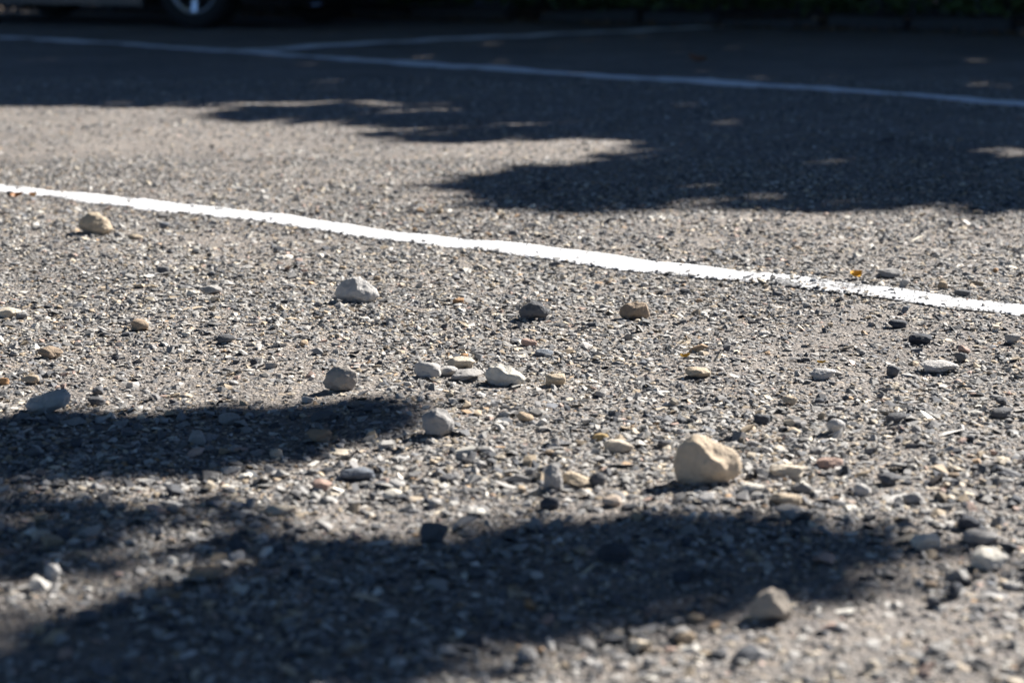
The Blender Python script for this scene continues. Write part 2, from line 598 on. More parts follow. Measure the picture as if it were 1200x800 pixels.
# pixel x, pixel y of its foot, width and height in photo pixels, colour, seed, peak, label, short landmark phrase
ROCKS = [
    (831, 578, 88, 66, (0.58, 0.465, 0.335), 44, 0.45, 'largest tan rock, blunt and peaked, casting a shadow on sunlit gravel', 'the largest tan rock'),
    (416, 357, 52, 31, LGREY, 12, 0.1, 'smooth pale grey rounded stone alone in the sun below the bright line', 'the pale rounded stone'),
    (110, 278, 40, 26, SAND, 23, 0.1, 'sandy rounded stone just below the bright line at its far end', 'the sandy rounded stone'),
    (52, 487, 53, 29, LGREY, 34, -0.3, 'long blue grey stone at the rim of the dark shadow band', 'the long blue grey stone'),
    (398, 462, 41, 33, (0.36, 0.325, 0.28), 45, 0.0, 'rough grey round stone touching the top of the shadow band', 'the rough round grey stone'),
    (513, 516, 39, 34, GREY, 56, 0.2, 'smooth grey egg shaped stone at the tip of the shadow band', 'the egg shaped grey stone'),
    (626, 376, 33, 21, DGREY, 67, -0.2, 'dark angular stone midway below the bright line, beside a brown one', 'the dark angular stone'),
    (744, 374, 33, 21, BROWN, 78, 0.1, 'squat brown tan stone below the bright line, beside the dark angular one', 'the squat brown stone'),
    (593, 453, 50, 26, PALE, 89, 0.8, 'cream white wedge shaped stone with a bright sloping top', 'the cream white wedge'),
    (501, 445, 33, 21, LGREY, 90, 0.3, 'small grey lump at the end of a row of pale stones', 'the small grey lump'),
    (541, 432, 34, 15, CREAM, 91, 0.2, 'flat cream stone behind the row of pale stones', 'the flat cream stone'),
    (524, 443, 26, 12, LGREY, 92, 0.0, 'low grey chip between the grey lump and the white wedge', None),
    (548, 449, 40, 9, GREY, 93, 0.0, 'thin flat grey slab in front of the flat cream stone', None),
    (648, 583, 32, 35, GREY, 94, -0.2, 'upright grey stone leaning on a sandy one near the largest rock', 'the upright grey stone'),
    (676, 579, 46, 22, SAND, 95, 0.9, 'sandy sloping stone behind the upright grey one', None),
    (905, 730, 58, 42, (0.40, 0.345, 0.28), 96, 0.4, 'blurred tan wedge stone at the end of the nearest shadow', 'the blurred tan wedge'),
    (508, 643, 36, 30, DGREY, 97, 0.0, 'blurred dark stone on the upper rim of the nearest shadow', 'the blurred dark stone'),
    (1044, 326, 27, 11, GREY, 98, 0.0, 'oblong grey stone just beyond the bright line', 'the oblong grey stone'),
    (980, 510, 23, 19, LGREY, 99, 0.1, 'knobbly grey tan stone upright among flat gravel behind the largest rock', 'the knobbly grey tan stone'),
    (8, 371, 30, 13, CREAM, 110, 0.1, 'pale tan stone beside a small dark one at the picture edge', 'the pale tan edge stone'),
    (57, 421, 30, 15, BROWN, 111, 0.2, 'dark brown broken stone in the sun behind the long blue grey stone', 'the brown broken stone'),
    (246, 347, 28, 11, GREY, 112, 0.0, 'flat grey stone with a white flake beside it', 'the flat grey stone'),
    (226, 349, 16, 7, PALE, 113, 0.0, 'white flake beside the flat grey stone', None),
    (651, 454, 25, 15, SAND, 114, 0.0, 'round sandy pebble a step from the white wedge', None),
    (1080, 407, 28, 12, DARK, 115, 0.0, 'long dark slate stone in the gravel below the bright line', 'the long dark slate'),
    (1053, 386, 23, 9, DARK, 116, 0.0, 'thin black slate chip between the bright line and the long dark slate', None),
    (1188, 408, 21, 12, GREY, 117, 0.0, 'smooth grey pebble at the edge, level with the long dark slate', 'the smooth edge pebble'),
    (1131, 417, 15, 10, PINK, 118, 0.5, 'small salmon pink chip with a pointed top', 'the salmon pink chip'),
    (1128, 426, 18, 12, DGREY, 119, 0.0, 'grey pebble in front of the salmon pink chip', None),
    (1048, 441, 17, 13, DGREY, 120, 0.0, 'dark chunky pebble in front of the long dark slate', None),
    (965, 449, 33, 13, LGREY, 121, 0.0, 'long pale grey stone with a white top', 'the long white topped stone'),
    (1104, 437, 46, 10, LGREY, 122, 0.0, 'broad flat pale slab level with the gravel', 'the broad pale slab'),
    (1051, 499, 26, 13, DGREY, 123, 0.0, 'low dark stone beyond the knobbly grey tan stone', None),
    (893, 497, 21, 11, DARK, 124, 0.0, 'flat black stone behind the largest tan rock', None),
    (819, 447, 32, 14, SAND, 125, 0.3, 'sandy humped stone in the sunny middle of the gravel', 'the sandy humped stone'),
    (926, 477, 19, 10, SAND, 126, 0.1, 'flat tan flake in front of the long white topped stone', None),
    (1105, 340, 13, 9, TAN, 127, 0.0, 'tan pebble touching the far rim of the bright line', None),
    (1061, 341, 13, 12, GREY, 128, 0.0, 'grey pebble standing on the bright line', None),
    (1129, 347, 20, 8, DGREY, 129, 0.0, 'dark oblong pebble on the far rim of the bright line', None),
    (953, 336, 9, 6, BLUE, 130, 0.0, 'blue grey pebble lying on the white paint', None),
    (1061, 369, 9, 8, BLUE, 131, 0.0, 'blue chip in front of the bright line', None),
    (537, 357, 14, 7, ORANGE, 132, 0.0, 'orange brown pebble near the pale rounded stone', None),
    (616, 498, 20, 11, TAN, 133, 0.2, 'tan pebble in the sun past the tip of the shadow band', None),
    (704, 520, 20, 10, (0.42, 0.30, 0.14), 134, 0.0, 'yellowish pebble in the sun, behind the cream slab', None),
    (637, 415, 23, 8, BLUE, 135, 0.0, 'blue grey flat pebble below the dark angular stone', None),
    (620, 403, 21, 9, PINK, 136, 0.2, 'dull pink pebble below the dark angular stone', None),
    (725, 534, 38, 15, CREAM, 137, 0.1, 'broad cream slab behind the upright grey stone', 'the broad cream slab'),
    (372, 516, 34, 16, BROWN, 138, 0.0, 'brown stone lying inside the dark shadow band', 'the shaded brown stone'),
    (418, 560, 42, 14, BLUE, 139, 0.0, 'flat blue grey slab in front of the dark shadow band', 'the flat blue grey slab'),
    (882, 585, 31, 12, PALE, 140, 0.0, 'white flat stone at the foot of the largest tan rock', None),
    (926, 564, 50, 13, CREAM, 141, 0.0, 'broad flat cream stone on the lit side of the largest rock', 'the broad flat cream stone'),
    (922, 598, 38, 14, SAND, 142, 0.1, 'flat sandy stone in front of the broad flat cream stone', None),
    (926, 613, 36, 17, GREY, 143, 0.3, 'grey cubic stone at the end of the nearest shadow', None),
    (1012, 581, 24, 15, LGREY, 144, 0.5, 'light grey pointed chip among darker gravel', None),
    (1044, 570, 30, 15, DGREY, 145, 0.1, 'grey slanting stone behind the light grey pointed chip', 'the slanting grey stone'),
    (1070, 590, 26, 13, GREY, 146, 0.0, 'grey flat stone in front of the slanting grey stone', None),
    (1138, 620, 29, 18, DARK, 147, 0.3, 'black angular stone next to blurred white ones', 'the black angular stone'),
    (1151, 636, 42, 15, GREY, 148, 0.0, 'flat grey slab in front of the black angular stone', None),
    (1085, 645, 40, 20, PALE, 149, 0.0, 'blurred white flat stone beside the black angular stone', 'the blurred white flat stone'),
    (1163, 664, 44, 26, PALE, 150, 0.2, 'blurred white lump in front of the flat grey slab', 'the blurred white lump'),
    (974, 551, 34, 12, PINK, 151, 0.0, 'flat pinkish stone behind the broad flat cream stone', None),
    (459, 583, 25, 13, PALE, 152, 0.0, 'white chip in front of the flat blue grey slab', None),
    (717, 601, 24, 13, (0.52, 0.42, 0.33), 153, 0.0, 'pinkish white pebble in front of the upright grey stone', None),
    (644, 602, 24, 15, DARK, 154, 0.1, 'black pebble in front of the upright grey stone', None),
    (700, 578, 20, 17, DGREY, 155, 0.0, 'dark pebble between the upright grey stone and the largest rock', None),
    (328, 601, 38, 10, CREAM, 156, 0.0, 'long pale flat stone in the blurred sunny strip', 'the long pale flat stone'),
    (376, 571, 25, 13, PINK, 157, 0.1, 'pink pebble between the shadow band and the blurred sunny strip', None),
    (112, 474, 22, 10, DGREY, 158, 0.0, 'dark pebble near the end of the long blue grey stone', None),
    (34, 451, 24, 11, SAND, 159, 0.0, 'sandy pebble behind the long blue grey stone', None),
    (4, 452, 13, 8, ORANGE, 160, 0.0, 'orange pebble at the edge behind the long blue grey stone', None),
    (268, 496, 26, 14, GREY, 161, 0.0, 'grey stone in the middle of the dark shadow band', None),
    (25, 371, 14, 8, GREY, 162, 0.0, 'small dark pebble beside the pale tan edge stone', None),
    (192, 267, 14, 7, BLUE, 163, 0.0, 'blue grey pebble between the bright line and the sandy rounded stone', None),
    (157, 281, 19, 5, SAND, 164, 0.0, 'flat sandy flake at the foot of the sandy rounded stone', None),
    (137, 279, 11, 6, GREY, 165, 0.0, 'small grey pebble touching the sandy rounded stone', None),
    (190, 322, 16, 7, DGREY, 166, 0.0, 'dark flat pebble in the sun in front of the sandy rounded stone', None),
    (265, 407, 22, 11, DGREY, 167, 0.0, 'dark pebble in the sunny gravel in front of the flat grey stone', None),
    (720, 664, 40, 20, DARK, 168, 0.0, 'black stone deep in the nearest shadow', 'the black shaded stone'),
    (240, 688, 44, 17, BROWN, 169, 0.0, 'blurred reddish brown stone in the nearest sunny strip', 'the blurred brown stone'),
    (11, 232, 9, 8, DGREY, 170, 0.0, 'dark pebble touching the bright line at the picture edge', None),
]
# outlines of the main stones as seen from the lot's near side, in photo pixels about the middle of the foot
OUTLINE = {
    (831, 578): [(-42, 26), (-37, 42), (-25, 54), (-15, 60), (-1, 57), (9, 51), (23, 46), (33, 38), (42, 24), (41, 16), (33, 8), (19, 3), (17, 0), (-5, 0), (-25, 1), (-38, 10)],
    (416, 357): [(-26, 11), (-21, 21), (-9, 28), (4, 31), (15, 24), (24, 15), (26, 9), (21, 3), (6, 0), (-9, 1), (-22, 6)],
    (593, 453): [(-24, 11), (-19, 21), (-8, 25), (4, 22), (15, 15), (24, 8), (19, 2), (0, 0), (-19, 1)],
    (398, 462): [(-20, 10), (-16, 21), (-5, 30), (8, 30), (18, 21), (20, 10), (14, 2), (-3, 0), (-16, 3)],
    (513, 516): [(-19, 21), (-13, 29), (-2, 33), (10, 30), (19, 17), (17, 5), (6, 0), (-13, 1), (-18, 9)],
    (626, 376): [(-17, 9), (-13, 16), (-2, 22), (9, 20), (17, 9), (15, 4), (-8, 0), (-16, 3)],
    (744, 374): [(-17, 10), (-11, 18), (4, 20), (13, 18), (17, 5), (11, 0), (-8, 0), (-16, 3)],
    (52, 487): [(-26, 9), (-18, 18), (1, 24), (20, 28), (26, 20), (23, 9), (1, 0), (-20, 0)],
    (110, 278): [(-20, 8), (-17, 19), (-8, 25), (2, 25), (14, 17), (20, 5), (8, 0), (-12, 1)],
    (905, 730): [(-26, 15), (-16, 27), (2, 36), (14, 33), (26, 11), (22, 1), (-22, 3)],
    (648, 583): [(-11, 9), (-9, 24), (-3, 33), (6, 29), (11, 13), (11, 0), (-9, 1)],
}

FACETS = {(831, 578): [((-0.45, -0.9, -0.12), 0.50), ((0.35, -0.5, 0.75), 0.58), ((0.75, -0.6, -0.15), 0.62), ((0.1, -0.75, -0.65), 0.60)],
          (416, 357): [((-0.3, -0.8, 0.35), 0.60), ((0.5, -0.6, 0.55), 0.62)],
          (593, 453): [((0.3, -0.35, 0.9), 0.55), ((-0.2, -0.95, 0.0), 0.55)],
          (398, 462): [((-0.2, -0.95, 0.1), 0.62)], (905, 730): [((-0.5, -0.8, 0.2), 0.52), ((0.6, -0.3, 0.7), 0.58)]}


def outline_rock(name, poly, s, d, seed, soft, rough=0.05, facets=()):
    """a stone with the given front outline, rounded and cut by facets towards its front and back"""
    r = random.Random(seed)
    pts = [Vector((x / s, z / s)) for x, z in poly]
    cx = sum(p.x for p in pts) / len(pts)
    cz = (max(p.y for p in pts) + min(p.y for p in pts)) * 0.46
    c = Vector((cx, cz))

    def reach(th):
        dv = Vector((math.cos(th), math.sin(th)))
        best = 0.0
        for i in range(len(pts)):
            p, q = pts[i] - c, pts[(i + 1) % len(pts)] - c
            e_ = q - p
            den = dv.x * e_.y - dv.y * e_.x
            if abs(den) < 1e-12: continue
            t = (p.x * e_.y - p.y * e_.x) / den
            u = (p.x * dv.y - p.y * dv.x) / den
            if t > 0 and -1e-6 <= u <= 1 + 1e-6: best = max(best, t)
        return best
    tab = [reach(2 * math.pi * i / 180) for i in range(180)]
    tab = [sum(tab[(i + k) % 180] * wgt for k, wgt in ((-3, 1), (0, 3), (3, 1))) / 5 * 1.06 for i in range(180)]
    N = [(Vector((r.gauss(0, 1), r.gauss(0, 1) - 0.25, r.gauss(0, 0.9))).normalized(), r.uniform(0.62, 0.9)) for i in range(13)]
    N += [(Vector(f_).normalized(), c_) for f_, c_ in facets]
    off = Vector((r.uniform(0, 50), r.uniform(0, 50), r.uniform(0, 50)))
    bm = bmesh.new()
    bmesh.ops.create_icosphere(bm, subdivisions=5, radius=1.0)
    for v in bm.verts:
        dr = v.co.normalized()
        acc = math.exp(-soft)
        for nn, cc_ in N:
            dt = nn.dot(dr)
            if dt > 0.05: acc += math.exp(-soft * cc_ / dt)
        cut = -math.log(acc) / soft
        nz = rough * (1.4 * mnoise.noise(dr * 2.6 + off) + 0.6 * mnoise.noise(dr * 6.5 + off) + 0.4 * mnoise.noise(dr * 15 + off) + 0.22 * mnoise.noise(dr * 34 + off))
        th = math.atan2(dr.z, dr.x) % (2 * math.pi)
        f = th / (2 * math.pi) * 180
        i0 = int(f) % 180
        rad = tab[i0] * (1 - f % 1) + tab[(i0 + 1) % 180] * (f % 1)
        cps = math.hypot(dr.x, dr.z) ** 0.8
        k = (1 - (1 - cut) * min(1.0, abs(dr.y) * 1.25 + 0.1)) * (1 + nz)
        v.co = Vector((c.x + rad * math.cos(th) * cps * k, dr.y * d * 0.5 * (0.35 + 0.65 * cut) * (1 + nz), c.y + rad * math.sin(th) * cps * k - 0.05 * (pts[0].y + c.y)))
    me = bpy.data.meshes.new(name)
    bm.to_mesh(me)
    bm.free()
    me.polygons.foreach_set('use_smooth', [True] * len(me.polygons))
    me.materials.append(M_ROCK)
    return me


landmarks = []
taken = []
for (px, py, w, h, c, seed, peak, label, short) in ROCKS:
    s = scale_at(py)
    W = w / s
    x, y = G(px, py)
    D = W * random.Random(seed).uniform(0.65, 0.85)
    H = max(0.26 * W, h / s - 0.08 * D) / 0.83
    big = w >= 30
    me = rock_mesh('rock', W, D, H, seed, 5 if w > 45 else (4 if w > 26 else 3), 16 if seed % 2 else 12, 26 if w > 80 else (85 if c in (DGREY, BROWN, PALE, DARK) else 45), 0.085 if w > 80 else 0.07, 0.0, peak, 0.15 if w > 80 else 0.5)
    if (px, py) in OUTLINE:
        me = outline_rock('rock', OUTLINE[(px, py)], s, D, seed, 90 if c in (DGREY, BROWN, PALE) else 48, 0.055, FACETS.get((px, py), ()))
    yy = y + D * 0.42
    o = link('rock' if w >= 24 else 'small_rock', me, None, None, (x, yy, float(hz(x, yy)) + 0.001))
    o.rotation_euler = (0, 0, 0.0 if (px, py) in OUTLINE else random.Random(seed + 1).uniform(-0.25, 0.25))
    o.color = (*c, 1)
    tag(o, label, 'stone', 'loose stones lying on the lot')
    taken.append((x, yy, W * 0.62))
    if short: landmarks.append((short, x, yy))

# smaller loose pebbles, one object each; colour and nearest named stone say which one it is
PEB = [rock_mesh('pebble', 1.0, random.Random(i).uniform(0.65, 0.95), random.Random(i + 9).uniform(0.38, 0.8), 300 + i, 3, 13, 70, 0.09, 0, random.Random(i).uniform(-0.3, 0.4)) for i in range(20)]
PCOL = [('dark', DARK, 3), ('charcoal', DGREY, 4), ('grey', GREY, 5), ('light grey', LGREY, 4), ('tan', TAN, 1.3), ('cream', CREAM, 1.3), ('white', PALE, 1), ('brown', BROWN, 1), ('rust orange', ORANGE, 0.3), ('pink', PINK, 0.7)]
pr = random.Random(77)
cand = []
while len(cand) < 212:
    py = 225 + 560 * pr.random() ** 0.85
    px = pr.uniform(5, 1195)
    x, y = G(px, py)
    wpx = min(34, max(9, pr.lognormvariate(math.log(0.0145), 0.27) * scale_at(py)))
    W = wpx / scale_at(py)
    if abs(float(line1_dist(np.array(x), np.array(y)))) < 0.085: continue
    if any(math.hypot(x - tx, y - ty) < tr + W for tx, ty, tr in taken): continue
    taken.append((x, y, W * 0.6))
    cand.append((x, y, W, py))
used = {}
ORD = ['', 'second ', 'third ', 'fourth ', 'fifth ', 'sixth ', 'seventh ', 'eighth ', 'ninth ', 'tenth ']
rows_ = []
for x, y, W, py in cand:
    short, lx, ly = min(landmarks, key=lambda q: math.hypot(q[1] - x, (q[2] - y) * 0.6))
    dx, dy = x - lx, y - ly
    if abs(dx) > abs(dy) * 0.6: side = 'on the sunlit side of' if dx > 0 else 'on the shadow side of'
    else: side = 'beyond' if dy > 0 else 'in front of'
    cname, cc, _ = pr.choices(PCOL, weights=[q[2] for q in PCOL])[0]
    rows_.append((math.hypot(dx, dy), cname, cc, side, short, x, y, W))
rows_.sort(key=lambda q: q[0])
for dist, cname, cc, side, short, x, y, W in rows_:
    key = (cname, side, short)
    k = used.get(key, 0)
    used[key] = k + 1
    label = f'{cname} pebble {side} {short}' if k == 0 else f'{cname} pebble {side} {short}, {ORD[min(k, 9)]}nearest'
    o = link('pebble', pr.choice(PEB), None, None, (x, y, float(hz(x, y))))
    o.scale = (W, W * pr.uniform(0.8, 1.1), W * pr.uniform(0.75, 1.05))
    o.rotation_euler = (pr.uniform(-0.12, 0.12), pr.uniform(-0.12, 0.12), pr.uniform(0, 6.28))
    v = pr.uniform(0.85, 1.15)
    o.color = (cc[0] * v, cc[1] * v, cc[2] * v, 1)
    tag(o, label, 'pebble', 'small pebbles scattered over the lot')


# ---------------------------------------------------------------- fallen leaves and a straw on the lot
def leaf_mesh(name, L, W, curl, c, seed):
    r = random.Random(seed)
    V, F = [], []
    n = 7
    for i in range(n):
        t = i / (n - 1)
        hw = W / 2 * math.sin(math.pi * min(1, t * 0.92 + 0.06)) ** 0.8
        z = curl * L * (t - 0.5) ** 2 * 2
        for j, f in enumerate((-1, -0.5, 0, 0.5, 1)):
            V.append(((t - 0.5) * L, f * hw * (1 + 0.15 * r.uniform(-1, 1)), z + curl * abs(f) ** 2 * W * 0.8 + 0.001 * r.uniform(0, 1)))
    for i in range(n - 1):
        for j in range(4):
            a0 = i * 5 + j
            F += [(a0, a0 + 5, a0 + 6), (a0, a0 + 6, a0 + 1)]
    col_ = np.tile(np.array(c), (len(V), 1))
    me = tri_mesh(name, V, F, col_, smooth=True)
    me.materials.append(M_LEAF)
    return me


LEAVES = [
    (20, 235, 0.030, (0.42, 0.20, 0.07), 0.3, 'small orange fallen leaf beside the bright line near the picture edge'),
    (40, 235, 0.026, (0.45, 0.24, 0.08), 0.5, 'yellow orange leaf scrap below the bright line, beside the orange leaf'),
    (1001, 329, 0.032, (0.60, 0.33, 0.03), 0.35, 'bright yellow orange leaf on the far rim of the bright line'),
    (817, 74, 0.09, (0.22, 0.09, 0.04), 0.4, 'dark red leaf in the tree shade between the two far lines'),
    (1040, 167, 0.045, (0.03, 0.02, 0.015), 0.12, 'black curled leaf lying in the broad tree shade'),
    (928, 30, 0.16, (0.30, 0.31, 0.30), 0.4, 'pale grey leaf at the hedge edge near the end of the short line'),
    (982, 31, 0.12, (0.32, 0.27, 0.20), 0.5, 'pale tan leaf at the foot of the hedge'),
    (1146, 26, 0.18, (0.45, 0.42, 0.07), 0.7, 'yellow green leaf upright at the foot of the hedge'),
    (1120, 33, 0.18, (0.26, 0.17, 0.11), 0.5, 'brown curled leaf under the yellow green one by the hedge'),
    (962, 434, 0.012, (0.50, 0.33, 0.05), 0.4, 'tiny yellow leaf scrap in the sunny gravel behind the white topped stone'),
    (803, 428, 0.014, (0.55, 0.35, 0.06), 0.5, 'yellow leaf scrap on the gravel by the sandy humped stone'),
]
for i, (px, py, L, c, curl, label) in enumerate(LEAVES):
    x, y = G(px, py)
    o = link('fallen_leaf', leaf_mesh('fallen_leaf', L, L * 0.55, curl, c, i), None, None, (x, y, float(hz(x, y)) + 0.008 + (0.02 if L > 0.1 else 0)))
    o.rotation_euler = (R(random.Random(i).uniform(5, 35)), R(random.Random(i + 3).uniform(-15, 15)), random.Random(i).uniform(-0.8, 0.8))
    tag(o, label, 'leaf', 'fallen leaves')
M_STRAW = mat_plain('dry_straw', (0.62, 0.56, 0.44), 0.7, var=0.2)
x0, y0 = G(1068, 289); x1, y1 = G(1082, 283)
o = link('straw', mesh_from('straw', *tube_vf([(x0, y0, 0.010), ((x0 + x1) / 2, (y0 + y1) / 2, 0.013), (x1, y1, 0.012)], [0.0012, 0.0015, 0.001], 6)), M_STRAW)
tag(o, 'thin pale dry straw lying beyond the bright line', 'straw')
M_TWIG = mat_plain('dry_twig', (0.05, 0.04, 0.03), 0.85)
x0, y0 = G(806, 428); x1, y1 = G(830, 431)
o = link('twig', mesh_from('twig', *tube_vf([(x0, y0, 0.009), ((x0 + x1) / 2, (y0 + y1) / 2 + 0.003, 0.012), (x1, y1, 0.009)], [0.001, 0.0012, 0.0008], 6)), M_TWIG)
tag(o, 'thin dark twig on the gravel beside a yellow leaf scrap', 'twig')

# ---------------------------------------------------------------- far edge of the lot: kerb stones, soil verge, hedge, leaf litter
EDGE0 = Vector((0.30, 15.25))
EU = Vector((-0.85, 0.53)).normalized()       # along the edge, away to the far side
EN = Vector((0.53, 0.85)).normalized()        # out of the lot


def edge_pt(s, t):
    q = EDGE0 + EU * s + EN * t
    return q.x, q.y


V, T = [], []
ns, nt = 90, 16
for i in range(ns + 1):
    for j in range(nt + 1):
        s, t = -12 + 26 * i / ns, 0.02 + 5.0 * j / nt
        x, y = edge_pt(s, t)
        V.append((x, y, 0.02 + 0.10 * min(1, t / 0.5) + 0.05 * mnoise.noise(Vector((x * 2, y * 2, 0))) + 0.25 * max(0, t - 0.6) * 0.4))
for i in range(ns):
    for j in range(nt):
        a0 = i * (nt + 1) + j
        T += [(a0, a0 + nt + 1, a0 + nt + 2), (a0, a0 + nt + 2, a0 + 1)]
o = link('verge_ground', tri_mesh('verge_ground', V, T, smooth=True), M_SOIL)
tag(o, 'dark earth bank under the hedge', kind='structure')

kerb = empty('kerb', (EDGE0.x, EDGE0.y, 0))
tag(kerb, 'low broken kerb of dark stones along the hedge', kind='structure')
kr = random.Random(4)
s = -9.0
while s < 11:
    L = kr.uniform(0.55, 0.9)
    V, F = box_vf(-L / 2, L / 2, -0.07, 0.07, -0.05, 0.075 + kr.uniform(-0.03, 0.02))
    bm = bmesh.new()
    bv = [bm.verts.new(v) for v in V]
    for f in F: bm.faces.new([bv[k] for k in f])
    bmesh.ops.bevel(bm, geom=bm.edges[:], offset=0.018, segments=2, affect='EDGES')
    me = bpy.data.meshes.new('kerb_stone'); bm.to_mesh(me); bm.free()
    x, y = edge_pt(s + L / 2, kr.uniform(-0.03, 0.04))
    ks = link('kerb_stone', me, M_KERB, kerb, (x - EDGE0.x, y - EDGE0.y, 0))
    ks.rotation_euler = (kr.uniform(-0.1, 0.1), kr.uniform(-0.05, 0.05), math.atan2(EU.y, EU.x) + kr.uniform(-0.06, 0.06))
    s += L + kr.choice((0.02, 0.03, 0.05, 0.35))


def leaf_cloud(pts, size, cols, seed, flat=0.0, aspect=0.55):
    """many folded leaf blades, one at each point"""
    r = np.random.default_rng(seed)
    pts = np.asarray(pts)
    n = len(pts)
    d = r.normal(0, 1, (n, 3)); d[:, 2] *= 0.6; d /= np.linalg.norm(d, axis=1)[:, None]
    u = r.normal(0, 1, (n, 3)); u[:, 2] += flat
    u -= (u * d).sum(1)[:, None] * d
    u /= np.linalg.norm(u, axis=1)[:, None]
    w = np.cross(d, u)
    s = size * r.uniform(0.65, 1.3, n)[:, None]
    base, tip = pts - d * s * 0.5, pts + d * s * 0.5
    fold = u * s * 0.10
    l1, l2 = pts + w * s * aspect * 0.5 + fold - d * s * 0.05, pts - w * s * aspect * 0.5 + fold - d * s * 0.05
    V = np.stack([base, l1, tip, l2], 1).reshape(-1, 3)
    k = np.arange(n)[:, None] * 4
    T = np.concatenate([k + np.array([0, 1, 2]), k + np.array([0, 2, 3])])
    cols = np.array(cols)
    c = cols[r.integers(0, len(cols), n)] * r.uniform(0.75, 1.25, (n, 1))
    return V, T, np.repeat(c, 4, 0)


GREENS = [(0.035, 0.070, 0.020), (0.050, 0.090, 0.026), (0.070, 0.105, 0.030), (0.030, 0.055, 0.022)]


def obj_leaves(name, pts, size, cols, seed, parent, off=(0, 0, 0), **kw):
    V, T, C = leaf_cloud(np.asarray(pts) - np.array(off), size, cols, seed, **kw)
    return link(name, tri_mesh(name, V, T, C), M_LEAF, parent)


# the hedge: separate shrubs side by side, each with its stems
hr = random.Random(21)
HLAB = ['dark leafy shrub behind the end of the short line', 'dark shrub in the hedge beyond the parked car', 'green shrub of the hedge over the yellow green leaf',
        'shadowy shrub at the lit corner of the hedge', 'dark hedge shrub beside the car bumper', 'dark shrub behind the middle of the parked car',
        'dark shrub behind the front of the parked car', 'outermost shrub at the far end of the hedge', 'shrub where the kerb leaves the picture']
for i, s in enumerate((-1.2, 2.4, -3.2, -5.0, 0.6, 4.4, 6.4, 8.4, -6.8)):
    x, y = edge_pt(s, 1.0)
    root = empty('hedge_shrub', (x, y, 0.12))
    tag(root, HLAB[i], 'shrub', 'shrubs of the hedge along the lot')
    pts = []
    hh = hr.uniform(1.5, 2.1)
    while len(pts) < 2400:
        q = Vector((hr.gauss(0, 1), hr.gauss(0, 1), hr.gauss(0, 1))).normalized() * hr.uniform(0.55, 1.0)
        bumpy = 1 + 0.25 * mnoise.noise(q * 2.5 + Vector((i * 7, 0, 0)))
        q = Vector((q.x * 1.15 * bumpy, q.y * 0.85 * bumpy, hh * 0.5 + q.z * hh * 0.55 * bumpy))
        if q.z > 0.0: pts.append((q.x * EU.x + q.y * EN.x, q.x * EU.y + q.y * EN.y, q.z))
    # low trailing leaves at the foot
    for k in range(1100):
        aa, bb = hr.uniform(-1.25, 1.25), hr.gauss(-0.68, 0.22)
        pts.append((aa * EU.x + bb * EN.x, aa * EU.y + bb * EN.y, hr.uniform(0.0, 0.25)))
    obj_leaves('foliage', pts, 0.085, GREENS, 50 + i, root, flat=0.4)
    for k in range(4):
        an = hr.uniform(0, 6.28)
        link('stem', mesh_from('stem', *tube_vf([(0.08 * math.cos(an), 0.08 * math.sin(an), -0.1), (0.2 * math.cos(an), 0.2 * math.sin(an), hh * 0.45), (0.5 * math.cos(an), 0.4 * math.sin(an), hh * 0.9)], [0.03, 0.02, 0.006], 6)), M_BARK, root)

lp = []
for k in range(1500):
    s, t = hr.uniform(-8, 6), hr.gauss(-0.03, 0.14)
    x, y = edge_pt(s, t)
    lp.append((x, y, 0.015 + (0.05 if t > 0 else 0.0)))
V, T, C = leaf_cloud(lp, 0.06, [(0.11, 0.065, 0.035), (0.16, 0.09, 0.05), (0.07, 0.05, 0.035), (0.20, 0.14, 0.09)], 3, flat=2.5)
o = link('leaf_litter', tri_mesh('leaf_litter', V, T, C), M_LEAF)
tag(o, 'brown leaf litter gathered along the kerb', 'leaf litter', kind='stuff')

# ---------------------------------------------------------------- shade trees beside the lot
def inside(poly, X, Y):
    c = np.zeros(X.shape, bool)
    n = len(poly)
    for i in range(n):
        x0, y0 = poly[i]; x1, y1 = poly[(i + 1) % n]
        cond = ((y0 > Y) != (y1 > Y)) & (X < (x1 - x0) * (Y - y0) / (y1 - y0 + 1e-12) + x0)
        c ^= cond
    return c


def shade_points(n, box, polys, holes, t0, t1, seed, jx=0.0, jy=0.0):
    """points in a crown whose shadows fall on the given patches of the lot"""
    r = np.random.default_rng(seed)
    out = []
    got = 0
    while got < n:
        x, y = r.uniform(box[0], box[1], n), r.uniform(box[2], box[3], n)
        px, py = P(x, y)
        ok = np.zeros(n, bool)
        for pl in polys: ok |= inside(pl, px, py)
        for pl in holes: ok &= ~inside(pl, px, py)
        x, y = x[ok], y[ok]
        t = r.uniform(t0, t1, len(x))
        # twigs: leaves hang in short sprays, so the rim of the shade is ragged
        spray = np.floor(x * 6.0 + 3 * np.sin(y * 5)) * 12.9898 + np.floor(y * 7.0 + 2 * np.sin(x * 4)) * 78.233
        h1, h2 = np.modf(np.abs(np.sin(spray) * 43758.5453))[0] - 0.5, np.modf(np.abs(np.sin(spray * 1.7 + 3) * 24634.6345))[0] - 0.5
        x = x + 2.0 * jx * h1 + r.normal(0, jx * 0.6, len(x))
        y = y + 2.0 * jy * h2 + r.normal(0, jy * 0.6, len(y))
        out.append(np.stack([x + SUN.x * t, y + SUN.y * t, SUN.z * t], 1))
        got += len(x)
    return np.concatenate(out)[:n]


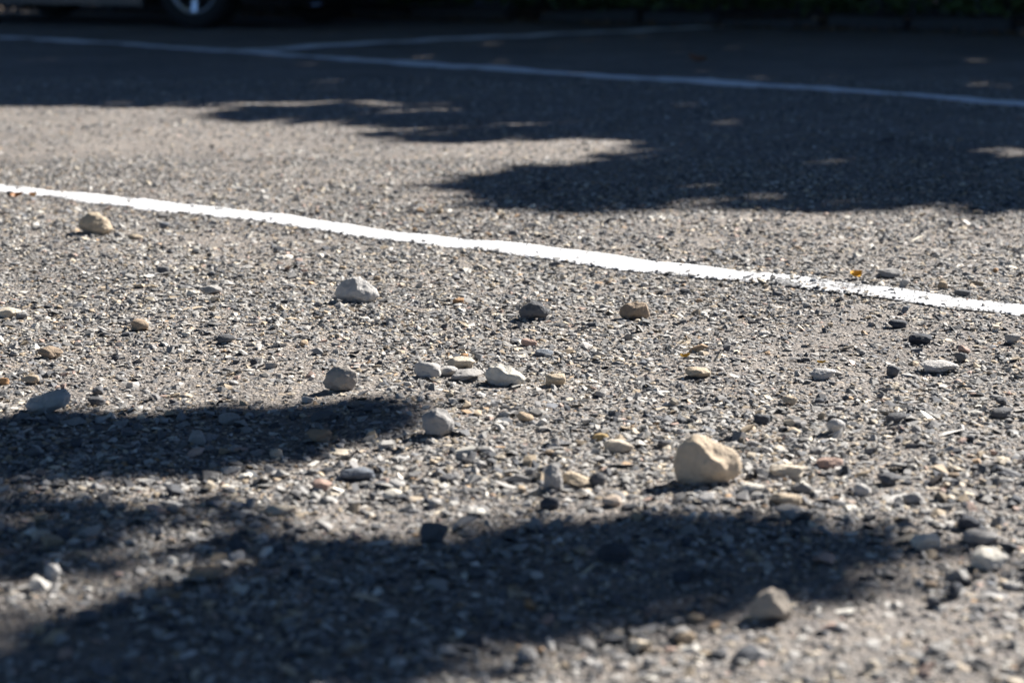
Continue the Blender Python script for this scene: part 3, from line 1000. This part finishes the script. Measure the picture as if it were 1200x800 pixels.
FAR_SHADE = [
    [(-900, -15), (-900, 110), (-300, 112), (0, 121), (110, 124), (210, 126), (290, 119), (420, 117), (520, 128), (640, 141), (720, 158), (775, 178), (745, 200), (770, 224), (850, 238), (1000, 236), (1200, 242), (1500, 262), (2100, 262), (2100, -15)],
    [(290, 129), (420, 122), (440, 141), (330, 143)],
    [(480, 158), (560, 151), (690, 150), (660, 164), (500, 163)],
    [(420, 141), (520, 134), (620, 138), (560, 146), (450, 147)],
    [(535, 213), (590, 207), (640, 200), (770, 194), (800, 240), (700, 247), (620, 244), (645, 231), (590, 223), (545, 220)],
]
FAR_LIT = [[(1128, 182), (1150, 177), (1230, 176), (1230, 185), (1140, 187)], [(255, 119), (420, 119), (420, 124), (255, 123)]]
BAND = [(-160, 508), (0, 500), (150, 488), (330, 481), (430, 478), (470, 482), (432, 506), (372, 534), (300, 546), (150, 552), (0, 558), (-160, 562)]
SOFT = [(-160, 590), (0, 588), (120, 586), (220, 590), (290, 606), (200, 652), (100, 672), (0, 682), (-160, 690)]
NEAR = [(-160, 748), (0, 740), (180, 730), (260, 692), (330, 657), (450, 642), (620, 643), (760, 621), (860, 613), (960, 619), (985, 648), (945, 672), (830, 692), (720, 737), (560, 778), (430, 792), (330, 840), (-160, 960)]
LEFT = [(-230, 420), (-2600, 420), (-9000, 900), (-9000, 4000), (-230, 4000)]


def make_tree(pts, trunk_xy, height, rad, label, seed, size, nlimb):
    r = random.Random(seed)
    tx, ty = trunk_xy
    root = empty('shade_tree', (tx, ty, 0))
    tag(root, label, 'tree', 'trees shading the lot')
    fork = height * 0.45
    link('trunk', mesh_from('trunk', *tube_vf([(0, 0, -0.2), (0.02, 0.01, 0.25), (0.05, -0.03, fork * 0.5), (-0.03, 0.05, fork), (0.1, 0.1, height)], [rad * 1.7, rad * 1.15, rad, rad * 0.85, rad * 0.35], 14, 0.25), True), M_BARK, root)
    obj_leaves('crown', pts, size, GREENS, seed, root, (tx, ty, 0))
    for k in range(nlimb):
        q = Vector(pts[r.randrange(len(pts))]) - Vector((tx, ty, 0))
        b = Vector((0, 0, r.uniform(fork * 0.7, height * 0.9)))
        m = b.lerp(q, 0.5) + Vector((r.uniform(-.2, .2), r.uniform(-.2, .2), 0.25))
        link('limb', mesh_from('limb', *tube_vf([b, b.lerp(m, 0.5) + Vector((0, 0, 0.08)), m, m.lerp(q, 0.6), q], [rad * 0.4, rad * 0.3, rad * 0.2, rad * 0.1, 0.006], 8), True), M_BARK, root)


far = shade_points(92000, (-8, 8, 4.0, 17.5), FAR_SHADE, FAR_LIT, 6.0, 9.5, 5, 0.10, 0.07)
trunks = [((5.6, 10.2), 4.2, 0.17, 'leafy tree beside the lot whose crown shades the middle of the far lines'), ((7.8, 15.5), 6.2, 0.2, 'tall leafy tree by the hedge shading the far right corner'),
          ((0.4, 19.0), 5.8, 0.18, 'leafy tree behind the hedge whose crown shades the parked car')]
cx = np.array([t[0] for t in trunks])
who = np.argmin(np.hypot(far[:, None, 0] - cx[None, :, 0] * 0.9, far[:, None, 1] - cx[None, :, 1]) , 1)
for i, (xy, hgt, rad, lab) in enumerate(trunks):
    make_tree(far[who == i], xy, hgt, rad, lab, 60 + i, 0.24, 9)

n1 = shade_points(1500, (-1.2, 1.0, 1.35, 2.9), [BAND], [], 3.6, 5.2, 6, 0.045, 0.035)
n2 = shade_points(260, (-1.2, 1.0, 1.35, 2.9), [SOFT], [], 4.0, 5.4, 7, 0.06, 0.05)
n3 = shade_points(2600, (-1.2, 1.0, 1.35, 2.3), [NEAR], [], 3.6, 5.6, 8, 0.085, 0.055)
n4 = shade_points(9000, (-4.2, -0.7, 0.2, 4.4), [LEFT], [], 3.4, 5.2, 9)
make_tree(np.concatenate([n1, n2, n3, n4]), (-1.9, 4.7), 3.3, 0.12, 'overhanging leafy tree beside the lot casting the shadow bands over the nearest gravel', 70, 0.075, 9)


# unseen trees added round the lot to block low sky light, except sunwards
def sky_screen_tree(x, y, height, rad, label, seed):
    r = random.Random(seed)
    pts = []
    while len(pts) < 5200:
        q = Vector((r.gauss(0, 1), r.gauss(0, 1), r.gauss(0, 1))).normalized() * r.uniform(0.45, 1.0)
        b = 1 + 0.35 * mnoise.noise(q * 2.2 + Vector((seed, 0, 0)))
        pts.append((x + q.x * rad * b, y + q.y * rad * b, height * 0.58 + q.z * height * 0.42 * b))
    make_tree(pts, (x, y), height * 0.75, 0.2, label, seed, 0.34, 8)


for k, (x, y, hgt, rad, lab) in enumerate([
        (-6.8, 3.4, 9.5, 3.2, 'added sky-blocking tree beside the lot, level with the bright line'),
        (-7.6, 9.6, 10.0, 3.3, 'added sky-blocking tree beside the lot, level with the shaded long line'),
        (-5.6, -2.6, 9.0, 3.0, 'added sky-blocking tree behind the photographer, by the overhanging one'),
        (-0.6, -6.0, 9.5, 3.2, 'added sky-blocking tree directly behind the photographer'),
        (5.2, -5.2, 9.5, 3.2, 'added sky-blocking tree behind the photographer on the sunny side'),
        (9.0, 0.2, 9.0, 3.0, 'added sky-blocking tree beside the lot on the sunny side'),
        (-8.5, 17.5, 9.5, 3.2, 'added sky-blocking tree at the hedge beyond the front of the car'),
        (-3.5, 21.5, 10.0, 3.4, 'added sky-blocking tree behind the hedge beyond the car'),
        (5.0, 21.0, 10.0, 3.4, 'added sky-blocking tree behind the hedge beyond the short line')]):
    sky_screen_tree(x, y, hgt * 1.4, rad * 1.18, lab, 80 + k)


# ---------------------------------------------------------------- parked car
M_BODY = mat_plain('dark_car_paint', (0.012, 0.013, 0.016), 0.28, spec=0.5, coat=0.6)
M_GLASS = mat_plain('tinted_glass', (0.008, 0.010, 0.011), 0.05, spec=0.6)
M_TYRE = mat_plain('tyre_rubber', (0.016, 0.016, 0.017), 0.85, var=0.2, scale=60)
M_RIM = mat_plain('alloy_rim', (0.62, 0.63, 0.66), 0.32, metal=0.85)
M_HUBDARK = mat_plain('brake_disc', (0.03, 0.03, 0.032), 0.6, metal=0.5)
M_TRIM = mat_plain('black_trim', (0.02, 0.02, 0.021), 0.6)
M_RED = mat_plain('tail_lamp_glass', (0.22, 0.012, 0.012), 0.15)
M_CLEAR = mat_plain('head_lamp_glass', (0.55, 0.57, 0.6), 0.1)

AXR, AXF, WR, TRACK = -1.30, 1.32, 0.315, 0.75
car_yaw = math.atan2(0.47, -0.88)
wx, wy = G(229, 34.0)
cyw, syw = math.cos(car_yaw), math.sin(car_yaw)
ox, oy = wx - (AXR * cyw - (TRACK + 0.08) * syw), wy - (AXR * syw + (TRACK + 0.08) * cyw)
car = empty('parked_car', (ox, oy, 0.0), car_yaw)
tag(car, 'dark car with silver alloy wheel parked in shade by the hedge', 'car')


def lerp_tab(tab, x):
    for (x0, v0), (x1, v1) in zip(tab, tab[1:]):
        if x <= x1: return v0 + (v1 - v0) * (0.5 - 0.5 * math.cos(math.pi * max(0, min(1, (x - x0) / (x1 - x0)))))
    return tab[-1][1]


TOP = [(-2.08, 0.72), (-1.98, 0.98), (-1.75, 1.22), (-1.2, 1.44), (-0.3, 1.50), (0.25, 1.44), (1.0, 1.02), (1.9, 0.80), (2.16, 0.62)]
BELT = [(-2.08, 0.70), (-1.95, 0.88), (0.9, 0.93), (1.9, 0.74), (2.16, 0.58)]
HALF = [(-2.08, 0.62), (-1.85, 0.82), (-1.2, 0.87), (1.2, 0.87), (1.9, 0.78), (2.16, 0.56)]


def ring(x):
    zt, zb, hw = lerp_tab(TOP, x), lerp_tab(BELT, x), lerp_tab(HALF, x)
    zt = max(zt, zb + 0.02)
    low = 0.19 + (0.05 if x < -1.85 or x > 1.95 else 0.0)
    for ax in (AXR, AXF):
        dd = abs(x - ax)
        if dd < 0.375: low = max(low, WR + math.sqrt(max(0, 0.375 ** 2 - dd * dd)) * 0.98)
    zm = max(0.55, low + 0.02)
    tw = hw - 0.05 - 0.36 * max(0, zt - zb)
    half = [(0.0, low + 0.02), (hw - 0.14, low + 0.01), (hw - 0.03, low), (hw, (low + zm) / 2), (hw + 0.005, zm), (hw - 0.03, zb), (hw - 0.05 - 0.30 * (zt - zb) * 0.6, zb + 0.6 * (zt - zb)), (tw, zt - 0.05 * min(1, (zt - zb) * 3)), (tw * 0.6, zt), (0.0, zt + 0.012)]
    full = half + [(-yy, zz) for yy, zz in half[-2:0:-1]]
    return [(x, yy, zz) for yy, zz in full]


st = sorted(set([round(-2.08 + 4.24 * i / 90, 4) for i in range(91)] + [AXR - 0.374, AXR + 0.374, AXF - 0.374, AXF + 0.374]))
V, F = [], []
for x in st: V += ring(x)
m = len(ring(0))
for i in range(len(st) - 1):
    for k in range(m):
        a0, a1 = i * m + k, i * m + (k + 1) % m
        F.append((a0, a1, a1 + m, a0 + m))
F.append(tuple(range(m)))
F.append(tuple(range(len(st) * m - 1, (len(st) - 1) * m - 1, -1)))
body = link('body', mesh_from('body', V, F, True), M_BODY, car)


def side_window(x0, x1, sgn):
    V, F = [], []
    n = 12
    for i in range(n + 1):
        x = x0 + (x1 - x0) * i / n
        zt, zb, hw = lerp_tab(TOP, x), lerp_tab(BELT, x), lerp_tab(HALF, x)
        for f in (0.06, 0.3, 0.6, 0.86):
            yy = hw - 0.03 - (0.02 + 0.18 * (zt - zb)) * f / 0.6 if f <= 0.6 else None
            if yy is None:
                y6 = hw - 0.05 - 0.18 * (zt - zb); tw = hw - 0.05 - 0.36 * (zt - zb)
                yy = y6 + (tw - y6) * (f - 0.6) / 0.4
            V.append((x, sgn * (yy + 0.006), zb + f * (zt - zb)))
    for i in range(n):
        for j in range(3):
            a0 = i * 4 + j
            F.append((a0, a0 + 1, a0 + 5, a0 + 4))
    return mesh_from('side_window', V, F, True)


for sgn in (1, -1):
    link('side_window', side_window(-1.45, -0.42, sgn), M_GLASS, car)
    link('side_window', side_window(-0.34, 0.62, sgn), M_GLASS, car)
    for x in (-0.75, 0.28):
        link('door_handle', mesh_from('door_handle', *box_vf(x - 0.09, x + 0.09, sgn * 0.868, sgn * 0.895, 0.80, 0.83)), M_TRIM, car)
    link('sill_trim', mesh_from('sill_trim', *box_vf(AXR + 0.42, AXF - 0.42, sgn * 0.835, sgn * 0.885, 0.155, 0.235)), M_BODY, car)
    link('bumper_skirt', mesh_from('bumper_skirt', *tube_vf([(AXR - 0.42, sgn * 0.84, 0.24), (-1.9, sgn * 0.79, 0.25), (-2.06, sgn * 0.55, 0.26), (-2.09, 0.0, 0.26)], [0.05, 0.055, 0.055, 0.055], 8), True), M_TRIM, car)
    link('bumper_skirt', mesh_from('bumper_skirt', *tube_vf([(AXF + 0.42, sgn * 0.83, 0.22), (1.98, sgn * 0.72, 0.23), (2.13, sgn * 0.5, 0.24), (2.17, 0.0, 0.24)], [0.05, 0.055, 0.055, 0.055], 8), True), M_TRIM, car)
    link('tail_light', mesh_from('tail_light', *tube_vf([(-2.07, sgn * 0.48, 0.78), (-1.99, sgn * 0.72, 0.82), (-1.82, sgn * 0.82, 0.82)], [0.06, 0.075, 0.03], 8), True), M_RED, car)
    link('headlight', mesh_from('headlight', *tube_vf([(2.13, sgn * 0.42, 0.60), (2.02, sgn * 0.66, 0.65), (1.82, sgn * 0.78, 0.70)], [0.05, 0.065, 0.03], 8), True), M_CLEAR, car)
    mir = link('wing_mirror', mesh_from('wing_mirror', *tube_vf([(0.72, sgn * 0.86, 0.98), (0.72, sgn * 0.98, 1.0), (0.70, sgn * 1.06, 1.0)], [0.05, 0.085, 0.06], 10), True), M_BODY, car)
for (xs, name) in (((-1.72, -1.98), 'rear_window'), ((0.36, 0.93), 'windscreen')):
    V, F = [], []
    for i in range(7):
        x = xs[0] + (xs[1] - xs[0]) * i / 6
        zt, zb, hw = lerp_tab(TOP, x), lerp_tab(BELT, x), lerp_tab(HALF, x)
        tw = hw - 0.05 - 0.36 * max(0, zt - zb)
        for f in (-0.9, -0.6, 0, 0.6, 0.9): V.append((x, tw * f, zt + 0.012 + 0.012 * (1 - abs(f))))
    for i in range(6):
        for j in range(4):
            a0 = i * 5 + j
            F.append((a0, a0 + 1, a0 + 6, a0 + 5))
    link(name, mesh_from(name, V, F, True), M_GLASS, car)


def lathe(prof, seg=48):
    """profile of (radius, y) spun about the local Y axis"""
    V, F = [], []
    for (r_, yy) in prof:
        for k in range(seg):
            an = 2 * math.pi * k / seg
            V.append((r_ * math.sin(an), yy, r_ * math.cos(an)))
    for i in range(len(prof) - 1):
        for k in range(seg):
            a0, a1 = i * seg + k, i * seg + (k + 1) % seg
            F.append((a0, a1, a1 + seg, a0 + seg))
    return V, F


tyre_me = mesh_from('tyre', *lathe([(0.205, -0.09), (0.26, -0.10), (0.300, -0.098), (0.314, -0.07), (0.315, 0.07), (0.300, 0.098), (0.26, 0.105), (0.205, 0.09)]), True)
tyre_me.materials.append(M_TYRE)
V, F = lathe([(0.212, -0.09), (0.205, -0.08), (0.19, -0.06), (0.188, 0.06), (0.190, 0.086), (0.205, 0.098), (0.214, 0.094), (0.212, 0.086)])
nb = len(V)
Vh, Fh = lathe([(0.0, 0.088), (0.035, 0.088), (0.055, 0.078), (0.058, 0.03)], 24)
V += Vh
F += [tuple(i + nb for i in f) for f in Fh]
for k in range(5):
    an = math.pi + 2 * math.pi * k / 5
    for dd in (-0.055, 0.055):
        an2 = an + dd
        ca, sa = math.cos(an2), math.sin(an2)
        cb, sb = math.cos(an + dd * 2.2), math.sin(an + dd * 2.2)
        nb = len(V)
        for (rr, hw, yf) in ((0.045, 0.016, 0.084), (0.12, 0.012, 0.080), (0.196, 0.014, 0.090)):
            for (off_, yy) in ((-hw, yf), (hw, yf), (hw, yf - 0.035), (-hw, yf - 0.035)):
                V.append((rr * sa + off_ * ca, yy, rr * ca - off_ * sa))
        for i in range(2):
            for j in range(4):
                a0, a1 = nb + i * 4 + j, nb + i * 4 + (j + 1) % 4
                F.append((a0, a1, a1 + 4, a0 + 4))
rim_me = mesh_from('rim', V, F)
rim_me.materials.append(M_RIM)
disc_me = mesh_from('brake_disc', *lathe([(0.0, 0.01), (0.15, 0.01), (0.15, -0.02), (0.0, -0.02)], 32))
disc_me.materials.append(M_HUBDARK)
for ax in (AXR, AXF):
    for sgn in (1, -1):
        wroot = empty('wheel', (ax, sgn * TRACK, WR), 0 if sgn > 0 else math.pi)
        wroot.parent = car
        link('tyre', tyre_me, None, wroot)
        link('rim', rim_me, None, wroot)
        link('brake_disc', disc_me, None, wroot)
# dark floor pan and engine under-tray
link('underbody', mesh_from('underbody', *box_vf(-1.95, 2.0, -0.70, 0.70, 0.17, 0.215)), M_TRIM, car)
